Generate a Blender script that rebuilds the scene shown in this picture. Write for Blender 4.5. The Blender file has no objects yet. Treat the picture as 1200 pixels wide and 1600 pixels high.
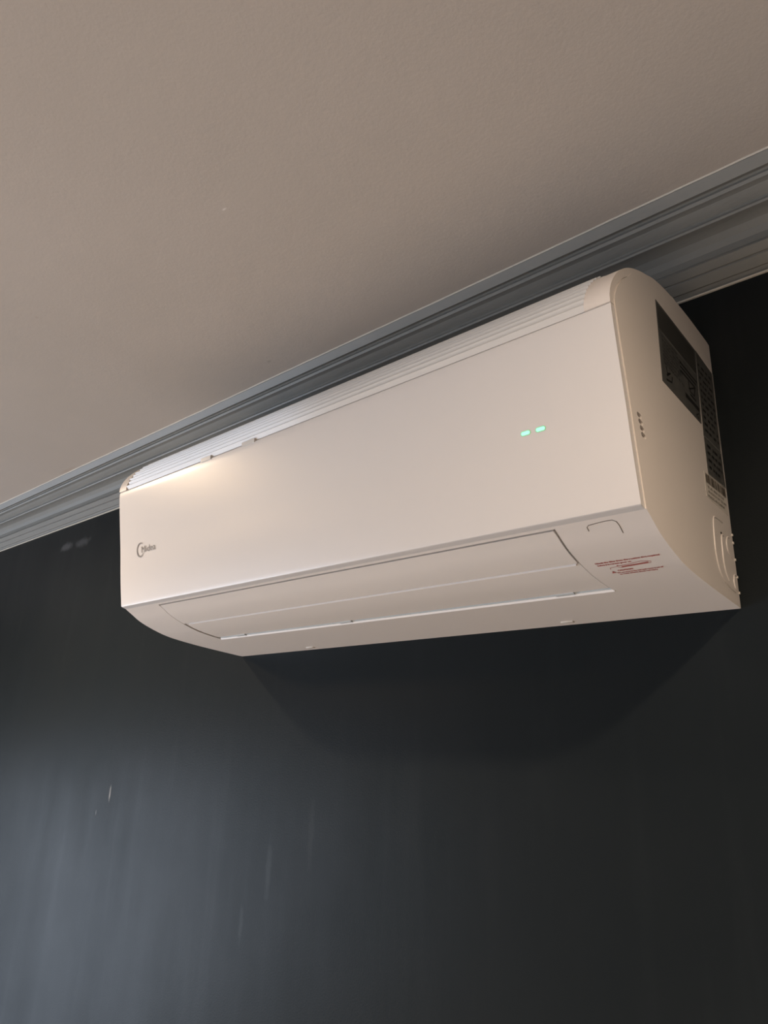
import bpy, bmesh, math, random
from mathutils import Vector, Matrix, Euler

scene = bpy.context.scene
COL = scene.collection

# ------------------------------------------------------------------ camera
cam_data = bpy.data.cameras.new('camera')
cam = bpy.data.objects.new('camera', cam_data)
COL.objects.link(cam)
cam.location = (1.060072, -0.80991271, -0.15846309)
cam.rotation_mode = 'XYZ'
cam.rotation_euler = (1.89287115, -0.03374673, 0.72414226)
cam_data.sensor_fit = 'VERTICAL'
cam_data.sensor_height = 32.0
cam_data.lens = 32.0 * 1141.682 / 1600.0
cam_data.clip_start = 0.01
scene.camera = cam

# ------------------------------------------------------------------ world
world = bpy.data.worlds.new('world')
scene.world = world
world.use_nodes = True
wbg = world.node_tree.nodes['Background']
wbg.inputs[0].default_value = (0.55, 0.72, 1.0, 1)
wbg.inputs[1].default_value = 0.8

ZC = 0.463          # ceiling height (origin = lower rear left corner of the unit)
ZF = -2.04          # floor
X0, X1, Y0 = -3.0, 2.3, -4.3
WIN_Y = (-3.7, -1.0)
WIN_Z = (-1.85, -0.28)

# ------------------------------------------------------------------ lamps
def lamp(name, kind, loc, energy, color, **kw):
    d = bpy.data.lights.new(name, kind)
    d.energy = energy
    d.color = color
    for k, v in kw.items():
        setattr(d, k, v)
    o = bpy.data.objects.new(name, d)
    o.location = loc
    COL.objects.link(o)
    return o

WARM = (1.0, 0.85, 0.73)
WARMER = (1.0, 0.79, 0.60)
DOWN = dict(spot_size=math.radians(174), spot_blend=0.8, shadow_soft_size=0.022)
lamp('downlight_left', 'SPOT', (-0.50, -0.69, 0.445), 42.0, (1.0, 0.79, 0.58), **DOWN)
lamp('downlight_right', 'SPOT', (1.30, -0.70, 0.445), 34.0, WARMER, **DOWN)
lamp('downlight_far_left', 'SPOT', (-0.86, -1.10, 0.435), 30.0, (1.0, 0.66, 0.34),
     spot_size=math.radians(176), spot_blend=0.5, shadow_soft_size=0.06)
for i, (lx, ly) in enumerate([(-1.6, -2.6), (0.4, -2.6), (1.6, -2.6)]):  # unseen spots added so floor bounce lifts the ceiling and underside
    lamp('bounce_fill_spot', 'SPOT', (lx, ly, 0.445), 275.0, WARM,
         spot_size=math.radians(120), spot_blend=0.6, shadow_soft_size=0.05)
win = lamp('window_light', 'AREA', (X0 - 0.03, sum(WIN_Y) / 2, sum(WIN_Z) / 2), 120.0, (0.72, 0.83, 1.0),
           shape='RECTANGLE', size=WIN_Y[1] - WIN_Y[0], size_y=WIN_Z[1] - WIN_Z[0])
win.rotation_euler = (math.radians(90), 0, math.radians(-90))

scene.view_settings.view_transform = 'Standard'
scene.view_settings.look = 'None'
scene.view_settings.gamma = 1
scene.view_settings.use_curve_mapping = False
scene.view_settings.exposure = -0.25
scene.cycles.use_denoising = True
scene.cycles.max_bounces = 10
scene.cycles.diffuse_bounces = 6

# ------------------------------------------------------------------ materials
def principled(name, color, rough=0.5, spec=0.5, metal=0.0):
    m = bpy.data.materials.new(name)
    m.use_nodes = True
    b = m.node_tree.nodes['Principled BSDF']
    b.inputs['Base Color'].default_value = (*color, 1)
    b.inputs['Roughness'].default_value = rough
    b.inputs['Specular IOR Level'].default_value = spec
    b.inputs['Metallic'].default_value = metal
    return m

class NT:
    def __init__(s, m):
        s.t = m.node_tree
        s.b = s.t.nodes['Principled BSDF']
    def n(s, typ, **kw):
        x = s.t.nodes.new(typ)
        for k, v in kw.items():
            setattr(x, k, v)
        return x
    def l(s, a, b):
        s.t.links.new(a, b)
    def coord(s, scale=(1, 1, 1), rot=(0, 0, 0), loc=(0, 0, 0)):
        c = s.n('ShaderNodeTexCoord')
        mp = s.n('ShaderNodeMapping')
        mp.inputs['Scale'].default_value = scale
        mp.inputs['Rotation'].default_value = rot
        mp.inputs['Location'].default_value = loc
        s.l(c.outputs['Object'], mp.inputs[0])
        return mp.outputs[0]
    def noise(s, vec, scale, detail=3, rough=0.5):
        x = s.n('ShaderNodeTexNoise')
        x.inputs['Scale'].default_value = scale
        x.inputs['Detail'].default_value = detail
        x.inputs['Roughness'].default_value = rough
        s.l(vec, x.inputs['Vector'])
        return x.outputs[0]
    def math(s, op, a, b=0.0, clamp=False):
        x = s.n('ShaderNodeMath', operation=op, use_clamp=clamp)
        for i, v in enumerate((a, b)):
            if isinstance(v, (int, float)):
                x.inputs[i].default_value = v
            else:
                s.l(v, x.inputs[i])
        return x.outputs[0]
    def ramp(s, v, lo, hi, a=0.0, b=1.0):
        x = s.n('ShaderNodeMapRange')
        x.inputs[1].default_value = lo
        x.inputs[2].default_value = hi
        x.inputs[3].default_value = a
        x.inputs[4].default_value = b
        s.l(v, x.inputs[0])
        return x.outputs[0]
    def mix(s, f, a, b):
        x = s.n('ShaderNodeMix', data_type='RGBA')
        if isinstance(f, (int, float)):
            x.inputs[0].default_value = f
        else:
            s.l(f, x.inputs[0])
        for i, v in ((6, a), (7, b)):
            if isinstance(v, tuple):
                x.inputs[i].default_value = (*v, 1)
            else:
                s.l(v, x.inputs[i])
        return x.outputs[2]
    def bump(s, h, strength, dist):
        x = s.n('ShaderNodeBump')
        x.inputs['Strength'].default_value = strength
        x.inputs['Distance'].default_value = dist
        s.l(h, x.inputs['Height'])
        s.l(x.outputs[0], s.b.inputs['Normal'])
    def blob(s, center, radii, warp=0.6, nscale=90):
        """soft irregular stain of its own shape: 1 inside, 0 outside"""
        v = s.coord(tuple(1 / r for r in radii), (0, 0, 0), tuple(-c / r for c, r in zip(center, radii)))
        ln = s.n('ShaderNodeVectorMath', operation='LENGTH')
        s.l(v, ln.inputs[0])
        nz = s.noise(s.coord(), nscale, 4, 0.6)
        d = s.math('ADD', ln.outputs['Value'], s.math('MULTIPLY', s.math('SUBTRACT', nz, 0.5), warp * 2))
        return s.ramp(d, 1.0, 0.35)

def mat_wall():
    m = principled('black_satin_paint', (0.02, 0.025, 0.027), 0.42, 0.06)
    t = NT(m)
    # vertical roller streaks and cloudy mottling
    streak = t.noise(t.coord((14, 1, 1.3)), 1.0, 4, 0.6)
    cloud = t.noise(t.coord((1, 1, 1)), 3.5, 5, 0.6)
    fine = t.noise(t.coord((25, 1, 4)), 1.0, 2, 0.5)
    base = t.mix(t.ramp(cloud, 0.3, 0.7), (0.0120, 0.0155, 0.0172), (0.0158, 0.0192, 0.0210))
    st = t.ramp(streak, 0.56, 0.78)
    base = t.mix(t.math('MULTIPLY', st, 0.12), base, (0.045, 0.052, 0.056))
    # pale scuffs and smears, then faint bluish upright streaks
    for c, r, a, col in [((-0.384, 0, -0.249), (0.0035, 1, 0.017), 0.6, (0.30, 0.31, 0.33)),
                         ((-0.428, 0, -0.287), (0.0022, 1, 0.006), 0.35, (0.25, 0.26, 0.28)),
                         ((-0.775, 0, 0.327), (0.040, 1, 0.013), 0.26, (0.22, 0.23, 0.25)),
                         ((-0.69, 0, 0.325), (0.045, 1, 0.014), 0.20, (0.22, 0.23, 0.25)),
                         ((0.115, 0, -0.33), (0.008, 1, 0.05), 0.07, (0.16, 0.20, 0.24)),
                         ((0.06, 0, -0.41), (0.006, 1, 0.035), 0.07, (0.16, 0.20, 0.24)),
                         ((0.205, 0, -0.27), (0.008, 1, 0.06), 0.04, (0.16, 0.18, 0.20))]:
        base = t.mix(t.math('MULTIPLY', t.blob(c, r, 0.6, 70), a), base, col)
    t.l(base, t.b.inputs['Base Color'])
    rr = t.math('ADD', t.ramp(streak, 0.3, 0.7, 0.025, -0.025), t.ramp(cloud, 0.3, 0.7, 0.39, 0.33))
    t.l(rr, t.b.inputs['Roughness'])
    peel = t.noise(t.coord(), 420, 2, 0.5)
    hh = t.math('ADD', t.math('MULTIPLY', peel, 0.5), t.math('MULTIPLY', fine, 0.5))
    t.bump(hh, 0.25, 0.0012)
    return m

def mat_ceiling():
    m = principled('ceiling_paint', (0.70, 0.67, 0.63), 0.85, 0.2)
    t = NT(m)
    cloud = t.noise(t.coord(), 2.2, 4, 0.55)
    base = t.mix(t.ramp(cloud, 0.3, 0.7), (0.50, 0.450, 0.40), (0.535, 0.48, 0.43))
    for c, r, a, col in [((0.181, -0.140, ZC), (0.006, 0.004, 1), 0.35, (0.25, 0.22, 0.2)),
                         ((-0.60, -0.108, ZC), (0.045, 0.007, 1), 0.4, (0.42, 0.33, 0.27)),
                         ((0.0, -0.45, ZC), (0.004, 0.003, 1), 0.4, (0.40, 0.33, 0.27)),
                         ((0.42, -0.41, ZC), (0.005, 0.002, 1), 0.4, (0.95, 0.93, 0.9))]:
        base = t.mix(t.math('MULTIPLY', t.blob(c, r, 0.4, 60), a), base, col)
    t.l(base, t.b.inputs['Base Color'])
    h = t.math('ADD', t.math('MULTIPLY', t.noise(t.coord(), 260, 3, 0.6), 0.5),
               t.math('MULTIPLY', t.noise(t.coord(), 9, 3, 0.5), 2.0))
    t.bump(h, 0.3, 0.0015)
    return m

def mat_cornice():
    m = principled('grey_cornice_paint', (0.33, 0.335, 0.33), 0.5, 0.4)
    t = NT(m)
    c = t.noise(t.coord((1, 4, 4)), 6, 4, 0.6)
    t.l(t.mix(t.ramp(c, 0.3, 0.7), (0.238, 0.242, 0.230), (0.268, 0.272, 0.258)), t.b.inputs['Base Color'])
    t.bump(t.noise(t.coord((1, 3, 3)), 90, 3, 0.5), 0.25, 0.001)
    return m

def mat_plastic(name, color, rough=0.34):
    m = principled(name, color, rough, 0.5)
    t = NT(m)
    t.bump(t.noise(t.coord(), 900, 2, 0.5), 0.05, 0.0004)
    return m

def mat_label():
    m = principled('painted_dark_foil', (0.035, 0.036, 0.034), 0.42, 0.5)  # silver foil; the dark room it mirrors is painted into the colour
    t = NT(m)
    c = t.noise(t.coord(), 45, 4, 0.6)
    t.l(t.mix(t.ramp(c, 0.3, 0.7), (0.065, 0.067, 0.064), (0.105, 0.105, 0.097)), t.b.inputs['Base Color'])
    return m

def mat_emit(name, color, strength):
    m = principled(name, color, 0.4)
    b = m.node_tree.nodes['Principled BSDF']
    b.inputs['Emission Color'].default_value = (*color, 1)
    b.inputs['Emission Strength'].default_value = strength
    return m

def mat_floor():
    m = principled('grey_tile_floor', (0.5, 0.49, 0.47), 0.5)
    t = NT(m)
    g = t.noise(t.coord((2, 30, 1)), 2, 5, 0.6)
    t.l(t.mix(g, (0.52, 0.465, 0.40), (0.60, 0.54, 0.47)), t.b.inputs['Base Color'])
    return m

M_WALL, M_CEIL, M_CORN, M_FLOOR = mat_wall(), mat_ceiling(), mat_cornice(), mat_floor()
M_LIGHTWALL = principled('charcoal_wall_paint', (0.035, 0.04, 0.043), 0.7)
M_FRONTWALL = principled('taupe_wall_paint', (0.16, 0.145, 0.13), 0.8)
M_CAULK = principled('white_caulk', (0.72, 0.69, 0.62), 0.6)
M_WHITE = mat_plastic('white_plastic', (0.785, 0.73, 0.68), 0.36)
M_PANEL = mat_plastic('satin_white_panel', (0.72, 0.695, 0.675), 0.29)
M_FLAP = mat_plastic('vane_plastic', (0.78, 0.73, 0.68), 0.42)
M_GRILLE = mat_plastic('glossy_grille_plastic', (0.70, 0.685, 0.66), 0.15)
M_EDGE = principled('painted_lit_edge', (0.93, 0.90, 0.88), 0.35)  # whiter than the casing: light on these edges is put into the colour
M_GRILLE.node_tree.nodes['Principled BSDF'].inputs['Specular IOR Level'].default_value = 0.3
M_PANEL.node_tree.nodes['Principled BSDF'].inputs['Specular IOR Level'].default_value = 0.75
M_DARK = principled('painted_gap_shade', (0.02, 0.014, 0.012), 0.7)  # near-black colour standing in for shade inside slots, gaps and pin hole
M_BLUE = principled('pale_blue_duct_plastic', (0.62, 0.66, 0.67), 0.35)
M_LABEL = mat_label()
M_LABEL2 = principled('label_print_block', (0.040, 0.040, 0.036), 0.5)
M_LINE = principled('label_edge_grey', (0.22, 0.22, 0.20), 0.5)
M_INK = principled('black_ink', (0.010, 0.010, 0.010), 0.6)
M_BAR = principled('brown_grey_ink', (0.13, 0.11, 0.085), 0.6)
M_RED = principled('red_ink', (0.42, 0.13, 0.11), 0.6)
M_LOGO = principled('grey_logo_print', (0.24, 0.225, 0.215), 0.35)
M_LED = mat_emit('mint_indicator', (0.36, 0.95, 0.68), 0.85)
M_HALO = mat_emit('green_indicator_rim', (0.30, 0.62, 0.36), 0.35)
M_STICK = principled('white_sticker', (0.66, 0.62, 0.56), 0.5)

# ------------------------------------------------------------------ helpers
def finish(name, me, mat, parent=None, angle=32, smooth=True):
    o = bpy.data.objects.new(name, me)
    COL.objects.link(o)
    me.materials.clear()
    me.materials.append(mat)
    if smooth:
        me.shade_smooth()
        me.set_sharp_from_angle(angle=math.radians(angle))
    if parent:
        o.parent = parent
    return o

def build(name, bm, mat, parent=None, angle=32, smooth=True):
    bmesh.ops.recalc_face_normals(bm, faces=bm.faces)
    me = bpy.data.meshes.new(name)
    bm.to_mesh(me)
    bm.free()
    return finish(name, me, mat, parent, angle, smooth)

def extrude_profile(bm, pts, x0, x1, nx=1):
    """closed (d,z) polygon swept along X; d is the distance from the wall"""
    rings = []
    for k in range(nx + 1):
        x = x0 + (x1 - x0) * k / nx
        rings.append([bm.verts.new((x, -d, z)) for d, z in pts])
    n = len(pts)
    for a, b in zip(rings, rings[1:]):
        for i in range(n):
            j = (i + 1) % n
            bm.faces.new((a[i], a[j], b[j], b[i]))
    bm.faces.new(rings[0][::-1])
    bm.faces.new(rings[-1])

def box(bm, lo, hi, bevel=0.0):
    r = bmesh.ops.create_cube(bm, size=1.0)
    for v in r['verts']:
        v.co = Vector([(lo[i] + hi[i]) / 2 + v.co[i] * (hi[i] - lo[i]) for i in range(3)])
    if bevel:
        es = list({e for v in r['verts'] for e in v.link_edges})
        bmesh.ops.bevel(bm, geom=es, offset=bevel, segments=2, affect='EDGES', profile=0.5)

def tube(bm, pts, r, seg=8, closed=False):
    pts = [Vector(p) for p in pts]
    rings = []
    n = len(pts)
    for i, p in enumerate(pts):
        a = pts[max(i - 1, 0)]
        b = pts[min(i + 1, n - 1)]
        t = (b - a).normalized()
        u = t.cross(Vector((0, 1, 0)) if abs(t.x) > 0.8 else Vector((1, 0, 0)))
        if u.length < 1e-4:
            u = t.cross(Vector((0, 0, 1)))
        u.normalize()
        v = t.cross(u)
        rings.append([bm.verts.new(p + (u * math.cos(k * math.tau / seg) + v * math.sin(k * math.tau / seg)) * r) for k in range(seg)])
    for a, b in zip(rings, rings[1:]):
        for k in range(seg):
            bm.faces.new((a[k], a[(k + 1) % seg], b[(k + 1) % seg], b[k]))
    bm.faces.new(rings[0][::-1])
    bm.faces.new(rings[-1])

def boolean(o, cutters):
    for c in cutters:
        md = o.modifiers.new('cut', 'BOOLEAN')
        md.object = c
        md.operation = 'DIFFERENCE'
        md.solver = 'EXACT'
    dg = bpy.context.evaluated_depsgraph_get()
    me = bpy.data.meshes.new_from_object(o.evaluated_get(dg))
    o.modifiers.clear()
    o.data = me
    for c in cutters:
        bpy.data.objects.remove(c)

def structure(name, bm, mat, parent=None, **kw):
    o = build(name, bm, mat, parent, **kw)
    if parent is None:
        o['kind'] = 'structure'
    return o

def crom(pts, n=6):
    out = []
    P = [pts[0]] + list(pts) + [pts[-1]]
    for i in range(1, len(P) - 2):
        p0, p1, p2, p3 = P[i - 1], P[i], P[i + 1], P[i + 2]
        for k in range(n):
            t = k / n
            out.append(tuple(0.5 * ((2 * b) + (-a + c) * t + (2 * a - 5 * b + 4 * c - d) * t * t + (-a + 3 * b - 3 * c + d) * t ** 3)
                             for a, b, c, d in zip(p0, p1, p2, p3)))
    out.append(tuple(pts[-1]))
    return out

# ------------------------------------------------------------------ room shell
T = 0.12
bm = bmesh.new(); box(bm, (X0 - T, 0, ZF - T), (X1 + T, T, ZC + T)); structure('wall_back', bm, M_WALL, smooth=False)
bm = bmesh.new(); box(bm, (X1, Y0, ZF), (X1 + T, 0, ZC)); structure('wall_right', bm, M_LIGHTWALL, smooth=False)
bm = bmesh.new(); box(bm, (X0, Y0 - T, ZF), (X1, Y0, ZC)); structure('wall_front', bm, M_FRONTWALL, smooth=False)
bm = bmesh.new(); box(bm, (X0 - T, Y0 - T, ZF - T), (X1 + T, 0, ZF)); structure('floor', bm, M_FLOOR, smooth=False)
bm = bmesh.new(); box(bm, (X0 - T, Y0 - T, ZC), (X1 + T, 0, ZC + T)); structure('ceiling', bm, M_CEIL, smooth=False)
bm = bmesh.new()
box(bm, (X0 - T, Y0, ZF), (X0, WIN_Y[0], ZC))
box(bm, (X0 - T, WIN_Y[1], ZF), (X0, 0, ZC))
box(bm, (X0 - T, WIN_Y[0], ZF), (X0, WIN_Y[1], WIN_Z[0]))
box(bm, (X0 - T, WIN_Y[0], WIN_Z[1]), (X0, WIN_Y[1], ZC))
structure('wall_left', bm, M_LIGHTWALL, smooth=False)

# ---- cornice: (u,o) = fraction along the chord ceiling->wall, offset to the room
CA, CB = Vector((0.100, ZC)), Vector((0.0, 0.3808))
cdir = (CB - CA).normalized()
cnor = Vector((-cdir.y, cdir.x))
if cnor.x < 0:
    cnor = -cnor
cn = Vector((cnor.x, -abs(cnor.y)))
L = (CB - CA).length
camyz = Vector((0.80991, -0.15846))
corn_uo = [(0.0, 0.0), (0.015, 0.001), (0.115, 0.003), (0.135, -0.002), (0.155, -0.003), (0.17, 0.0005), (0.20, 0.0015),
           (0.215, -0.001), (0.24, -0.003), (0.30, -0.004), (0.345, -0.0065), (0.36, -0.005), (0.375, -0.0015), (0.395, -0.001), (0.415, -0.004),
           (0.44, -0.009), (0.50, -0.0135), (0.57, -0.0145), (0.63, -0.012), (0.685, -0.006), (0.693, -0.001), (0.705, 0.001), (0.74, 0.0005),
           (0.785, 0.0), (0.795, -0.0015), (0.81, 0.0), (0.905, -0.001), (0.915, -0.004), (0.965, -0.006), (0.985, -0.004), (1.0, -0.003)]
corn = []
for u, o in corn_uo:
    p = CA + (CB - CA) * u
    vdir = (p - camyz).normalized()          # keep the moulding's sightline heights
    p = p - vdir * (o * 1.35)
    corn.append((max(p.x, 0.0005), p.y))
corn_poly = [(0.0, ZC), ] + [(CA.x, ZC)] + corn[1:] + [(0.0, corn[-1][1])]
bm = bmesh.new()
extrude_profile(bm, corn_poly, X0, X1, 1)
cornice = structure('trim_1', bm, M_CORN, angle=24)
# wavy bead of ceiling paint along the joint
random.seed(4)
bm = bmesh.new()
pts = []
x = X0 + 0.02
while x < X1 - 0.02:
    pts.append((x, -(CA.x + 0.0004 + 0.0003 * math.sin(x * 9) + random.uniform(-0.0003, 0.0003)), ZC - 0.0004 + random.uniform(-0.0002, 0.0002)))
    x += 0.03
tube(bm, pts, 0.0012, 6)
build('caulk_bead', bm, M_CAULK, cornice)
# thin pale lower lip
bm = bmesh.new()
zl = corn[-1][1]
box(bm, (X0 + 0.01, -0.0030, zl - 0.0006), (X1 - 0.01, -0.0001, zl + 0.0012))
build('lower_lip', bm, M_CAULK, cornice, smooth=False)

# ------------------------------------------------------------------ air conditioner
W = 0.835
BOTTOM = crom([(0.0, 0.0), (0.05, 0.0035), (0.105, 0.0080), (0.150, 0.0135), (0.180, 0.0210), (0.205, 0.0300), (0.222, 0.0395), (0.2335, 0.0460)], 5)
FACE = [(0.2412, 0.0490), (0.2463, 0.0750), (0.2508, 0.1000), (0.2565, 0.1350), (0.2682, 0.1970), (0.2733, 0.2280)]
ARC = crom([(0.2733, 0.2280), (0.2732, 0.2360), (0.2690, 0.2480), (0.2610, 0.2605), (0.2470, 0.2755), (0.2270, 0.2900),
            (0.2020, 0.3020), (0.1720, 0.3115), (0.1400, 0.3170), (0.1050, 0.3190), (0.0600, 0.3182), (0.0, 0.3136)], 5)

def offset_curve(c, t):
    """shift a (d,z) polyline by t along its left-hand normal"""
    out = []
    for i, p in enumerate(c):
        a = Vector(c[max(i - 1, 0)]); b = Vector(c[min(i + 1, len(c) - 1)])
        d = (b - a).normalized()
        out.append((p[0] - d.y * t, p[1] + d.x * t))
    return out

def arclen(c):
    s = [0.0]
    for a, b in zip(c, c[1:]):
        s.append(s[-1] + (Vector(b) - Vector(a)).length)
    return s

class Surf:
    """maps (x, s) on a swept (d,z) curve to 3-D; s is the arc length, h the height off the surface"""
    def __init__(self, curve, side=1):
        self.c = curve; self.s = arclen(curve); self.side = side
    def at(self, x, s, h=0.0):
        c, S = self.c, self.s
        i = 0
        while i < len(S) - 2 and S[i + 1] < s:
            i += 1
        t = (s - S[i]) / (S[i + 1] - S[i])
        a, b = Vector(c[i]), Vector(c[i + 1])
        p = a + (b - a) * t
        d = (b - a).normalized()
        n = Vector((d.y, -d.x)) * self.side
        return Vector((x, -(p.x + n.x * h), p.y + n.y * h))
    def s_of_d(self, d):
        for i in range(len(self.c) - 1):
            a, b = self.c[i][0], self.c[i + 1][0]
            if min(a, b) <= d <= max(a, b) and a != b:
                return self.s[i] + (self.s[i + 1] - self.s[i]) * (d - a) / (b - a)
        return self.s[-1]

under = Surf(BOTTOM)                 # outward normal = down and outward
front = Surf(FACE)

ac = bpy.data.objects.new('air_conditioner', None)
COL.objects.link(ac)
ac['label'] = 'white wall-mounted split air conditioner with ribbed top and two green lights on the dark wall'
ac['category'] = 'air conditioner'

# -- casing: the whole body behind the front panel, with the outlet, vent slots cut out
FX0, FX1 = 0.0885, 0.7475            # outlet limits
TH = 0.0085
face_in = [(d - TH, z) for d, z in FACE]
arc_in = [(p[0], p[1]) for p in ARC]
k_in = []
for i, (d, z) in enumerate(ARC):
    t = min(1.0, max(0.0, (z - 0.285) / 0.028)) if d > 0.15 else 1.0
    off = TH * (1 - t)
    q = offset_curve(ARC, 1.0)[i]
    nx, nz = q[0] - d, q[1] - z
    ln = math.hypot(nx, nz)
    k_in.append((d + nx / ln * off, z + nz / ln * off))
body = BOTTOM + face_in[:-1] + k_in
body[len(BOTTOM)] = (0.2410 - TH + 0.001, 0.0500)
bm = bmesh.new()
extrude_profile(bm, body, 0.0, W)
end_edges = [e for e in bm.edges if abs(e.verts[0].co.x - e.verts[1].co.x) < 1e-6]
bmesh.ops.bevel(bm, geom=end_edges, offset=0.0011, segments=2, affect='EDGES', profile=0.6)
casing = build('casing', bm, M_WHITE, ac, angle=28)
cut = []
bm = bmesh.new()
sA, sB = under.s_of_d(0.1120), under.s_of_d(0.2300)
up = []; dn = []
for k in range(13):
    s = sA + (sB - sA) * k / 12
    p = under.at(0, s, 0.02); q = under.at(0, s, -0.012)
    up.append((-p.y, p.z)); dn.append((-q.y, q.z))
extrude_profile(bm, up + dn[::-1], FX0, FX1)
cut.append(build('outlet_cut', bm, M_WHITE, smooth=False))
SLOTS = [(0.2312, 0.1330), (0.2292, 0.1272), (0.2272, 0.1214), (0.2252, 0.1156)]
for d, z in SLOTS:                   # four short slanted vent slots on the right side
    bm = bmesh.new()
    ring = []
    for k in range(16):
        a = k * math.tau / 16
        u, v = 0.0024 * math.cos(a) + (0.0024 if math.cos(a) > 0 else -0.0024), 0.0023 * math.sin(a)
        ca, sa = math.cos(math.radians(-8)), math.sin(math.radians(-8))
        ring.append((-(d) + u * ca - v * sa, z + u * sa + v * ca))
    A = [bm.verts.new((W - 0.012, y, zz)) for y, zz in ring]
    B = [bm.verts.new((W + 0.01, y, zz)) for y, zz in ring]
    for k in range(16):
        bm.faces.new((A[k], A[(k + 1) % 16], B[(k + 1) % 16], B[k]))
    bm.faces.new(A[::-1]); bm.faces.new(B)
    cut.append(build('slot_cut', bm, M_WHITE, smooth=False))
boolean(casing, cut)
casing.data.materials.clear(); casing.data.materials.append(M_WHITE)
casing.data.shade_smooth(); casing.data.set_sharp_from_angle(angle=math.radians(14))
for d, z in SLOTS:                   # dark plate added in each slot to stand for its inner shade
    bm = bmesh.new()
    box(bm, (W - 0.0042, -d - 0.006, z - 0.0027), (W - 0.0024, -d + 0.006, z + 0.0027))
    build('slot_shade_plate', bm, M_DARK, casing, smooth=False)

# -- front panel: outer face, rolled lower lip
PX0, PX1 = 0.0, W - 0.0010
lip = [(0.2330, 0.0457), (0.2396, 0.0474), (0.2408, 0.0481)]
pf = lip + crom([(0.2412, 0.0492), (0.2463, 0.0750), (0.2508, 0.1000), (0.2565, 0.1350), (0.2630, 0.1700), (0.2672, 0.1930), (0.2701, 0.2100), (0.2716, 0.2200), (0.2720, 0.2262)], 4) + [(0.2717, 0.2276)]
pb = [(0.2705, 0.2280), (0.2733 - TH, 0.2280)] + [(d - TH + 0.0003, z) for d, z in [(0.2565, 0.1350), (0.2420, 0.0510)]]
bm = bmesh.new()
extrude_profile(bm, pf + pb, PX0, PX1)
end_edges = [e for e in bm.edges if abs(e.verts[0].co.x - e.verts[1].co.x) < 1e-6 and min(v.co.y for v in e.verts) < -0.2360]
bmesh.ops.bevel(bm, geom=end_edges, offset=0.0007, segments=2, affect='EDGES', profile=0.6)
panel = build('front_panel', bm, M_PANEL, ac, angle=11)

# -- top grille: end caps, backing and ribs
arcS = Surf(ARC, 1)
Stot = arcS.s[-1]
S_END = arcS.s_of_d(0.150)
def arc_band(x0, x1, s0, s1, h, t, n=26):
    bm = bmesh.new()
    o, i_ = [], []
    for k in range(n + 1):
        s = s0 + (s1 - s0) * k / n
        p = arcS.at(0, s, h); q = arcS.at(0, s, h - t)
        o.append((-p.y, p.z)); i_.append((-q.y, q.z))
    extrude_profile(bm, o + i_[::-1], x0, x1)
    return bm
GX0, GX1 = 0.020, W - 0.026
grille = build('top_grille', arc_band(GX0, GX1, 0.0, S_END, -0.0052, 0.002), M_GRILLE, ac)
grille['label'] = 'ribbed intake grille along the upper front edge'
for a, b in ((PX0, GX0), (GX1, PX1)):
    bm = arc_band(a, b, 0.0002, S_END + 0.02, 0.0, TH - 0.0005)
    build('end_cap', bm, M_WHITE, grille, angle=35)
random.seed(2)
arc_z = [(z, d) for d, z in ARC]
def arc_d(z):
    for (z0, d0), (z1, d1) in zip(arc_z, arc_z[1:]):
        if z0 <= z <= z1:
            return d0 + (d1 - d0) * (z - z0) / (z1 - z0)
    return arc_z[-1][1]
levels = [0.2292 + 0.0066 * k for k in range(13)] + [0.3130, 0.3155]
for k in range(len(levels) - 1):             # terraced ribs: undercut riser, flat tread behind it
    z0, z1 = levels[k], levels[k + 1]
    h = z1 - z0
    dt = arc_d(z1 - h * 0.45) + 0.0004
    db = dt - h * 0.50
    back = max(arc_d(z1 + 0.004) - 0.008, 0.12)
    back = min(back, db - 0.003)
    pp = [(db, z0), (dt - 0.0003, z1 - 0.0011), (dt - 0.0006, z1 - 0.0004), (dt - 0.0016, z1 - 0.00005), (back, z1 - 0.00005), (back, z0)]
    bm = bmesh.new()
    xa = GX0 - 0.0005 + (0.003 if k % 2 else 0.0)      # left ends step back like moulded teeth
    extrude_profile(bm, pp, xa, GX1 + 0.0003, 1)
    build('rib', bm, M_GRILLE, grille, angle=20)
for a, b in ((0.222, 0.245), (0.315, 0.341)):    # two latch tabs over the panel's edge
    bm = bmesh.new()
    p0 = front.at(0, front.s[-1] - 0.0025, 0.0003); p1 = arcS.at(0, 0.003, 0.0003)
    p2 = arcS.at(0, 0.003, -0.004); p3 = front.at(0, front.s[-1] - 0.0025, -0.002)
    extrude_profile(bm, [(-p.y, p.z) for p in (p0, p1, p2, p3)], a, b)
    build('latch_tab', bm, M_GRILLE, grille)
bm = bmesh.new()                                 # small nub on the top edge near the wall
box(bm, (W - 0.010, -0.112, 0.3170), (W - 0.0005, -0.103, 0.3215), 0.001)
build('top_nub', bm, M_WHITE, ac)

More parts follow.
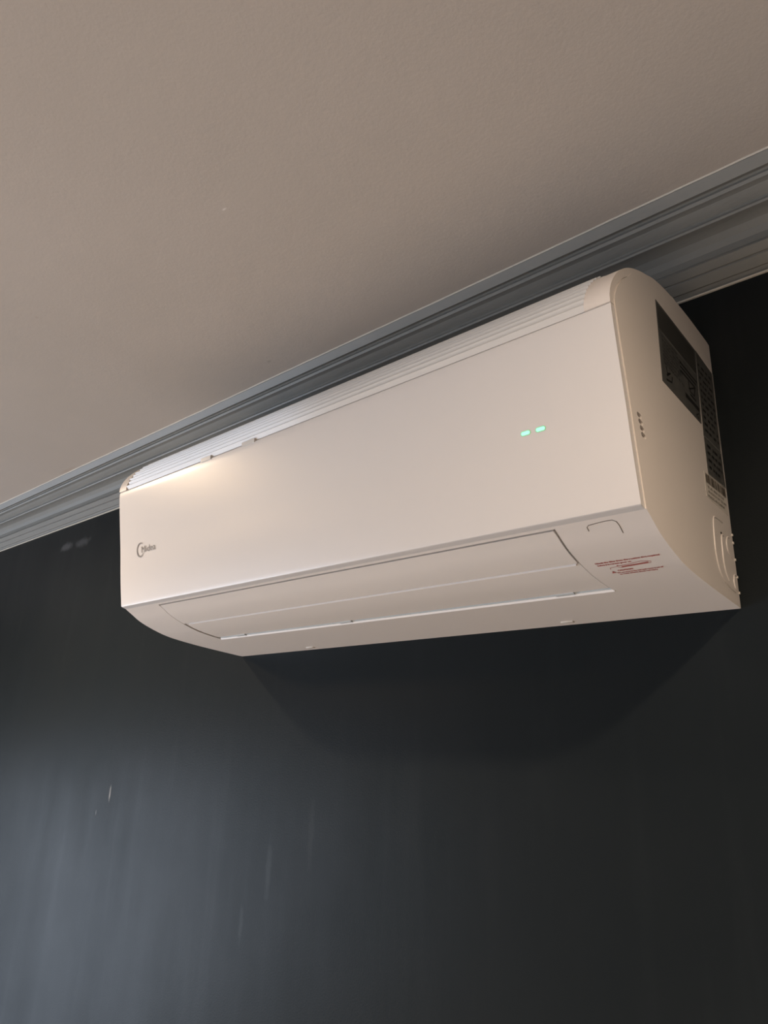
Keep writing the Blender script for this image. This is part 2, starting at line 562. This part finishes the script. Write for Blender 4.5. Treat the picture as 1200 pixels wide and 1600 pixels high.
# -- air vanes
def vane(name, d0, d1, h, mat, x0, x1, t=0.0025, roll=0.0):
    s0, s1 = under.s_of_d(d0), under.s_of_d(d1)
    o, i_ = [], []
    n = 12
    for k in range(n + 1):
        s = s0 + (s1 - s0) * k / n
        e = 0.0
        if roll and k == 0:
            e = -roll
        p = under.at(0, s, h + e); q = under.at(0, s, h - t)
        o.append((-p.y, p.z)); i_.append((-q.y, q.z))
    bm = bmesh.new()
    extrude_profile(bm, o + i_[::-1], x0, x1)
    es = [e for e in bm.edges if abs(e.verts[0].co.x - e.verts[1].co.x) < 1e-6]
    bmesh.ops.bevel(bm, geom=es, offset=0.0006, segments=2, affect='EDGES')
    return build(name, bm, mat, ac, angle=35)
v1 = vane('air_vane', 0.1835, 0.2282, 0.0000, M_FLAP, FX0 + 0.0012, FX1 - 0.0022)
v2 = vane('air_vane', 0.1192, 0.1815, -0.0010, M_FLAP, FX0 + 0.0030, FX1 - 0.0018)
# rolled edge between the two vanes, its lit line painted pale
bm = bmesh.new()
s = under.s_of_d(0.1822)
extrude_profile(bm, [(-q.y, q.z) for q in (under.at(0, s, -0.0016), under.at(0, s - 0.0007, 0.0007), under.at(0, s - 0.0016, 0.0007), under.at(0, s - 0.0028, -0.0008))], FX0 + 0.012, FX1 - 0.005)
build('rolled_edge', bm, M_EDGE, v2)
# outlet inside
def strip(name, d0, d1, h, t, mat, x0, x1, parent):
    s0, s1 = under.s_of_d(d0), under.s_of_d(d1)
    pr = []
    for s, hh in ((s0, h), (s1, h), (s1, h - t), (s0, h - t)):
        p = under.at(0, s, hh)
        pr.append((-p.y, p.z))
    bm = bmesh.new()
    extrude_profile(bm, pr, x0, x1)
    return build(name, bm, mat, parent, smooth=False)
duct = strip('outlet_channel', 0.1130, 0.2290, -0.0102, 0.0015, M_DARK, FX0 + 0.0005, FX1 - 0.0005, ac)
strip('outlet_rail', 0.1135, 0.1160, -0.0006, 0.004, M_BLUE, FX0 + 0.004, FX1 - 0.001, duct)
strip('outlet_rail', 0.1163, 0.1186, -0.0016, 0.004, M_BLUE, FX0 + 0.004, FX1 - 0.003, duct)
bm = bmesh.new()
extrude_profile(bm, [(-q.y, q.z) for q in (under.at(0, under.s_of_d(0.1138), -0.0006), under.at(0, under.s_of_d(0.1122), 0.0012), under.at(0, under.s_of_d(0.1112), 0.0012), under.at(0, under.s_of_d(0.1104), -0.0006))], FX0 + 0.002, FX1 + 0.001)
build('outlet_edge', bm, M_EDGE, duct, smooth=False)
for a in (0.684, 0.36, 0.135):
    strip('vane_hinge', 0.1140, 0.1190, 0.0002, 0.003, M_BLUE, a, a + 0.022, duct)
for a in (0.186, 0.6355):
    bm = bmesh.new()
    s = under.s_of_d(0.0150)
    p = under.at(0, s, 0.0)
    box(bm, (a, p.y - 0.003, p.z - 0.0012), (a + 0.016, p.y + 0.003, p.z + 0.002), 0.0006)
    build('release_clip', bm, M_STICK, ac)

# service cover outline on the underside, right end
bm = bmesh.new()
path = []
for x, d in [(0.7768, 0.2215), (0.7772, 0.2258), (0.7795, 0.2274), (0.7880, 0.2282), (0.7960, 0.2287), (0.8020, 0.2285), (0.8050, 0.2262), (0.8056, 0.2220), (0.8052, 0.2138)]:
    path.append(under.at(x, under.s_of_d(d), 0.0))
tube(bm, path, 0.00040, 6)
build('cover_seam', bm, M_BAR, ac)

# -- flat prints
def text_mesh(body_, size, bold=0.0):
    cu = bpy.data.curves.new('t', 'FONT')
    cu.body = body_
    cu.size = size
    cu.offset = bold
    cu.resolution_u = 3
    o = bpy.data.objects.new('t', cu)
    COL.objects.link(o)
    dg = bpy.context.evaluated_depsgraph_get()
    me = bpy.data.meshes.new_from_object(o.evaluated_get(dg))
    bpy.data.objects.remove(o)
    return me

def add_text(bm, body_, size, fn, width=None, bold=0.0):
    """put lettering into bm; fn maps (u,v) to 3-D"""
    me = text_mesh(body_, size, bold)
    xs = [v.co.x for v in me.vertices] or [0]
    lo, hi = min(xs), max(xs)
    k = (width / (hi - lo)) if width else 1.0
    idx = [bm.verts.new(fn((v.co.x - lo) * k, v.co.y)) for v in me.vertices]
    for p in me.polygons:
        try:
            bm.faces.new([idx[i] for i in p.vertices])
        except ValueError:
            pass
    bpy.data.meshes.remove(me)

def quad(bm, fn, u0, v0, u1, v1):
    bm.faces.new([bm.verts.new(fn(u, v)) for u, v in ((u0, v0), (u1, v0), (u1, v1), (u0, v1))])

def ribbon(bm, fn, pts, w):
    """flat polyline stroke; w may be a list of widths"""
    L_, R_ = [], []
    n = len(pts)
    for i, p in enumerate(pts):
        a = Vector(pts[max(i - 1, 0)]); b = Vector(pts[min(i + 1, n - 1)])
        d = (b - a).normalized()
        ww = (w[i] if isinstance(w, list) else w) / 2
        L_.append(bm.verts.new(fn(p[0] - d.y * ww, p[1] + d.x * ww)))
        R_.append(bm.verts.new(fn(p[0] + d.y * ww, p[1] - d.x * ww)))
    for i in range(n - 1):
        bm.faces.new((L_[i], R_[i], R_[i + 1], L_[i + 1]))

def print_obj(name, bm, mat, parent):
    me = bpy.data.meshes.new(name)
    bm.to_mesh(me)
    bm.free()
    return finish(name, me, mat, parent, smooth=False)

# logo: open ring with the name running out of it
def s_at_z(z):
    for i in range(len(FACE) - 1):
        a, b = FACE[i][1], FACE[i + 1][1]
        if a <= z <= b:
            return front.s[i] + (front.s[i + 1] - front.s[i]) * (z - a) / (b - a)
    return front.s[-1]
LC = s_at_z(0.1275)
def f_logo(u, v): return front.at(0.0600 + u, LC + v, 0.0007)
bm = bmesh.new()
ring, wd = [], []
for k in range(31):
    a = math.radians(52 + 278 * k / 30)
    ring.append((0.0098 * math.cos(a), 0.0104 * math.sin(a)))
    wd.append(0.0007 + 0.0016 * math.sin(math.pi * k / 30) ** 0.7)
ring += [(0.0100, -0.0035), (0.0098, 0.0)]
wd += [0.0012, 0.0006]
ribbon(bm, f_logo, ring, wd)
add_text(bm, 'Midea', 0.0140, lambda u, v: f_logo(0.0026 + u, -0.0050 + v), 0.0385)
print_obj('logo', bm, M_LOGO, panel)

# indicator lights
def pill(name, cx, cz, w, h, off, mat, parent):
    bm = bmesh.new()
    S = s_at_z(cz)
    vs = []
    for k in range(24):
        a = k * math.tau / 24
        u = (w / 2 - h / 2) * (1 if math.cos(a) > 0 else -1) + h / 2 * math.cos(a)
        vs.append((cx + u, S + h / 2 * math.sin(a)))
    A = [bm.verts.new(front.at(x, s, off)) for x, s in vs]
    B = [bm.verts.new(front.at(x, s, -0.0005)) for x, s in vs]
    for k in range(24):
        bm.faces.new((A[k], A[(k + 1) % 24], B[(k + 1) % 24], B[k]))
    bm.faces.new(A)
    bm.faces.new(B[::-1])
    return build(name, bm, mat, parent, smooth=False)
for cx, cz in ((0.7356, 0.1342), (0.7515, 0.1340)):
    led = pill('indicator_light', cx, cz, 0.0108, 0.0050, 0.0003, M_HALO, panel)
    led['label'] = 'glowing mint green indicator light'
for cx, cz in ((0.7356, 0.1342), (0.7515, 0.1340)):
    pill('light_core', cx, cz, 0.0092, 0.0036, 0.0005, M_LED, panel)

# red caution print on the underside
SC = under.s_of_d(0.1795)
def f_red(u, v): return under.at(0.7595 + u, SC + v, 0.0003)
bm = bmesh.new()
rows = [(0.0005, -0.0022, 'Check the filter from the position that required', 0.0030, 0.0620),
        (0.0012, -0.0062, 'before it is put into group on', 0.0028, 0.0330),
        (0.0130, -0.0245, 'Do not operate the unit until power is cut off', 0.0028, 0.0440),
        (0.0135, -0.0282, 'to avoid electric shock and injury', 0.0028, 0.0370),
        (0.0150, -0.0203, 'CAUTION', 0.0034, 0.0150)]
for u, v, s_, h, w_ in rows:
    add_text(bm, s_, h, lambda a, b, u=u, v=v: f_red(u + a, v + b), w_, 0.00022)
ribbon(bm, f_red, [(0.0100, -0.0150), (0.0110, -0.0118), (0.0180, -0.0112), (0.0200, -0.0140)], 0.0006)
ribbon(bm, f_red, [(0.0200, -0.0140), (0.0500, -0.0125), (0.0510, -0.0100), (0.0420, -0.0075), (0.0300, -0.0095), (0.0200, -0.0105)], 0.0007)
ribbon(bm, f_red, [(0.0220, -0.0125), (0.0480, -0.0112)], 0.0018)
bm.faces.new([bm.verts.new(f_red(*p)) for p in ((0.0180, -0.0105), (0.0205, -0.0105), (0.0192, -0.0080))])
bm.faces.new([bm.verts.new(f_red(*p)) for p in ((0.0078, -0.0232), (0.0124, -0.0232), (0.0101, -0.0185))])
print_obj('caution_print', bm, M_RED, casing)

# -- side labels (u runs towards the wall, v up)
def side(u, v, h=0.0003): return Vector((W + h, u, v))
def lab(u0, v0, u1, v1, tilt=0.0):
    """returns f mapping unit square to a slightly tilted rectangle on the side"""
    def f(a, b, h=0.0006):
        return side(u0 + (u1 - u0) * a, v0 + (v1 - v0) * b + tilt * a, h)
    return f
def slab(name, corners, mat, parent, h=0.0004):
    bm = bmesh.new()
    A = [bm.verts.new(side(*c, h)) for c in corners]
    B = [bm.verts.new(side(*c, -0.0003)) for c in corners]
    n = len(corners)
    for k in range(n):
        bm.faces.new((A[k], A[(k + 1) % n], B[(k + 1) % n], B[k]))
    bm.faces.new(A); bm.faces.new(B[::-1])
    return build(name, bm, mat, parent, smooth=False)

L1 = slab('rating_label', [(-0.1660, 0.1955), (-0.0640, 0.1880), (-0.0560, 0.2805), (-0.1640, 0.2885)], M_LABEL, casing)
L1['label'] = 'large dark rating label with faint black lettering'
f1 = lab(-0.1640, 0.1965, -0.0600, 0.2870, -0.0080)
bm = bmesh.new()
quad(bm, lambda a, b: f1(a, b, 0.0005), 0.01, 0.66, 0.985, 0.985)
print_obj('print_block', bm, M_LABEL2, L1)
bm = bmesh.new()
quad(bm, f1, 0.08, 0.635, 0.97, 0.645)
print_obj('rule', bm, M_LINE, L1)
bm = bmesh.new()
lines = ['SPLIT TYPE ROOM AIR CONDITIONER', 'INDOOR UNIT', '220-240V~ 50Hz 1Ph', 'COOLING CAPACITY 3.5kW', 'HEATING CAPACITY 3.8kW', 'REFRIGERANT R32', 'AIR CIRCULATION 600 m3/h', 'NET WEIGHT 8.7 kg']
for i, s_ in enumerate(lines):
    add_text(bm, s_, 0.0042, lambda a, b, i=i: f1(0.06 + a / 0.104, 0.575 - i * 0.047 + b / 0.0905), 0.040 + 0.006 * ((i * 5) % 3))
for i in range(3):
    quad(bm, f1, 0.50, 0.52 - i * 0.055, 0.97 - i * 0.04, 0.545 - i * 0.055)
quad(bm, f1, 0.58, 0.13, 0.95, 0.185)
ribbon(bm, f1, [(0.10, 0.12), (0.20, 0.20), (0.12, 0.16), (0.10, 0.23)], 0.022)
ribbon(bm, f1, [(0.08, 0.06), (0.22, 0.10), (0.24, 0.18)], 0.022)
ribbon(bm, f1, [(0.70, 0.40), (0.73, 0.28), (0.84, 0.28), (0.88, 0.40)], 0.022)
ribbon(bm, f1, [(0.70, 0.30), (0.90, 0.42)], 0.018)
quad(bm, f1, 0.72, 0.225, 0.88, 0.25)
ribbon(bm, f1, [(0.84, 0.04), (0.93, 0.10), (0.90, 0.02), (0.84, 0.04)], 0.018)
print_obj('lettering', bm, M_INK, L1)

L2 = slab('energy_label', [(-0.0590, 0.1755), (-0.0075, 0.1735), (-0.0040, 0.2740), (-0.0545, 0.2810)], M_LABEL, casing)
L3 = slab('energy_label', [(-0.0585, 0.1330), (-0.0040, 0.1335), (-0.0068, 0.1725), (-0.0590, 0.1745)], M_LABEL, casing)
L2['label'] = 'narrow dark label beside the wall, upper one'
L3['label'] = 'small dark label above the barcode'
for LL, (a0, b0, a1, b1), seed in ((L2, (-0.057, 0.177, -0.008, 0.272), 1), (L3, (-0.057, 0.135, -0.008, 0.171), 2)):
    random.seed(seed)
    f2 = lab(a0, b0, a1, b1, -0.002)
    bm = bmesh.new()
    n = int((b1 - b0) / 0.0085)
    for i in range(n):
        b = 0.94 - i * 0.92 / n
        u = 0.08
        while u < 0.9:
            w_ = random.uniform(0.06, 0.22)
            quad(bm, f2, u, b - 0.35 / n, min(u + w_, 0.94), b)
            u += w_ + random.uniform(0.03, 0.15)
    print_obj('lettering', bm, M_INK, LL)
# pale margins of the foil labels
for a, b, c in (((-0.0630, 0.1880), (-0.0552, 0.2800), L1), ((-0.0585, 0.1755), (-0.0130, 0.1738), L2), ((-0.0600, 0.1320), (-0.0045, 0.1325), L3),
                ((-0.0075, 0.1400), (-0.0018, 0.2740), L2)):
    bm = bmesh.new()
    ribbon(bm, lambda u, v: side(u, v, 0.0007), [a, b], 0.0011)
    print_obj('pale_margin', bm, M_LINE, c)

L4 = slab('barcode_sticker', [(-0.0720, 0.1040), (-0.0060, 0.1000), (-0.0045, 0.1310), (-0.0715, 0.1318)], M_STICK, casing, 0.0002)
L4['label'] = 'white barcode sticker with small lettering'
fb = lab(-0.0690, 0.1010, -0.0080, 0.1310, -0.0)
bm = bmesh.new()
random.seed(8)
u = 0.0
while u < 0.99:
    w_ = random.choice([0.008, 0.012, 0.02, 0.03])
    quad(bm, fb, u, 0.64, min(u + w_, 1.0), 0.97)
    u += w_ + random.choice([0.006, 0.008, 0.014, 0.03])
print_obj('barcode', bm, M_BAR, L4)
bm = bmesh.new()
for i, (s_, w_) in enumerate([('TD 3451 68020 3291 0140', 0.050), ('AIR INDOOR UNIT 220-240V', 0.056), ('MADE IN CHINA', 0.050)]):
    add_text(bm, s_, 0.0040, lambda a, b, i=i: fb(0.04 + a / 0.061, 0.46 - 0.17 * i + b / 0.030), w_)
print_obj('lettering', bm, M_BAR, L4)

# -- knock-out outlines for the pipes, raised on the side
def groove(pts, r=0.0008, mat=M_WHITE, name='knockout_outline'):
    bm = bmesh.new()
    c = crom(pts, 6)
    tube(bm, [(W + 0.0001, -d, z) for d, z in c], r, 8)
    build(name, bm, mat, casing)
groove([(0.0300, 0.0865), (0.0500, 0.0868), (0.0575, 0.0845), (0.0610, 0.0750), (0.0630, 0.0560), (0.0625, 0.0440), (0.0570, 0.0300), (0.0460, 0.0215), (0.0280, 0.0165), (0.0120, 0.0150)])
groove([(0.0310, 0.0715), (0.0370, 0.0710), (0.0395, 0.0660), (0.0405, 0.0560), (0.0410, 0.0440), (0.0380, 0.0320), (0.0300, 0.0235)])
groove([(0.0130, 0.0740), (0.0190, 0.0730), (0.0235, 0.0680), (0.0245, 0.0630), (0.0225, 0.0575), (0.0160, 0.0535), (0.0080, 0.0520)])
groove([(0.0030, 0.0345), (0.0105, 0.0335), (0.0135, 0.0290), (0.0140, 0.0240), (0.0110, 0.0190), (0.0030, 0.0170)])
bm = bmesh.new()
bmesh.ops.create_cone(bm, cap_ends=True, segments=16, radius1=0.0011, radius2=0.0011, depth=0.001,
                      matrix=Matrix.Translation((W + 0.0002, -0.0390, 0.0728)) @ Matrix.Rotation(math.pi / 2, 4, 'Y'))
build('pin_hole', bm, M_DARK, casing)
for z in (0.0795, 0.0705, 0.0520, 0.0330, 0.0160):
    bm = bmesh.new()
    box(bm, (W - 0.001, -0.0028, z - 0.0013), (W + 0.0012, -0.0006, z + 0.0013), 0.0004)
    build('edge_stop', bm, M_STICK, casing)
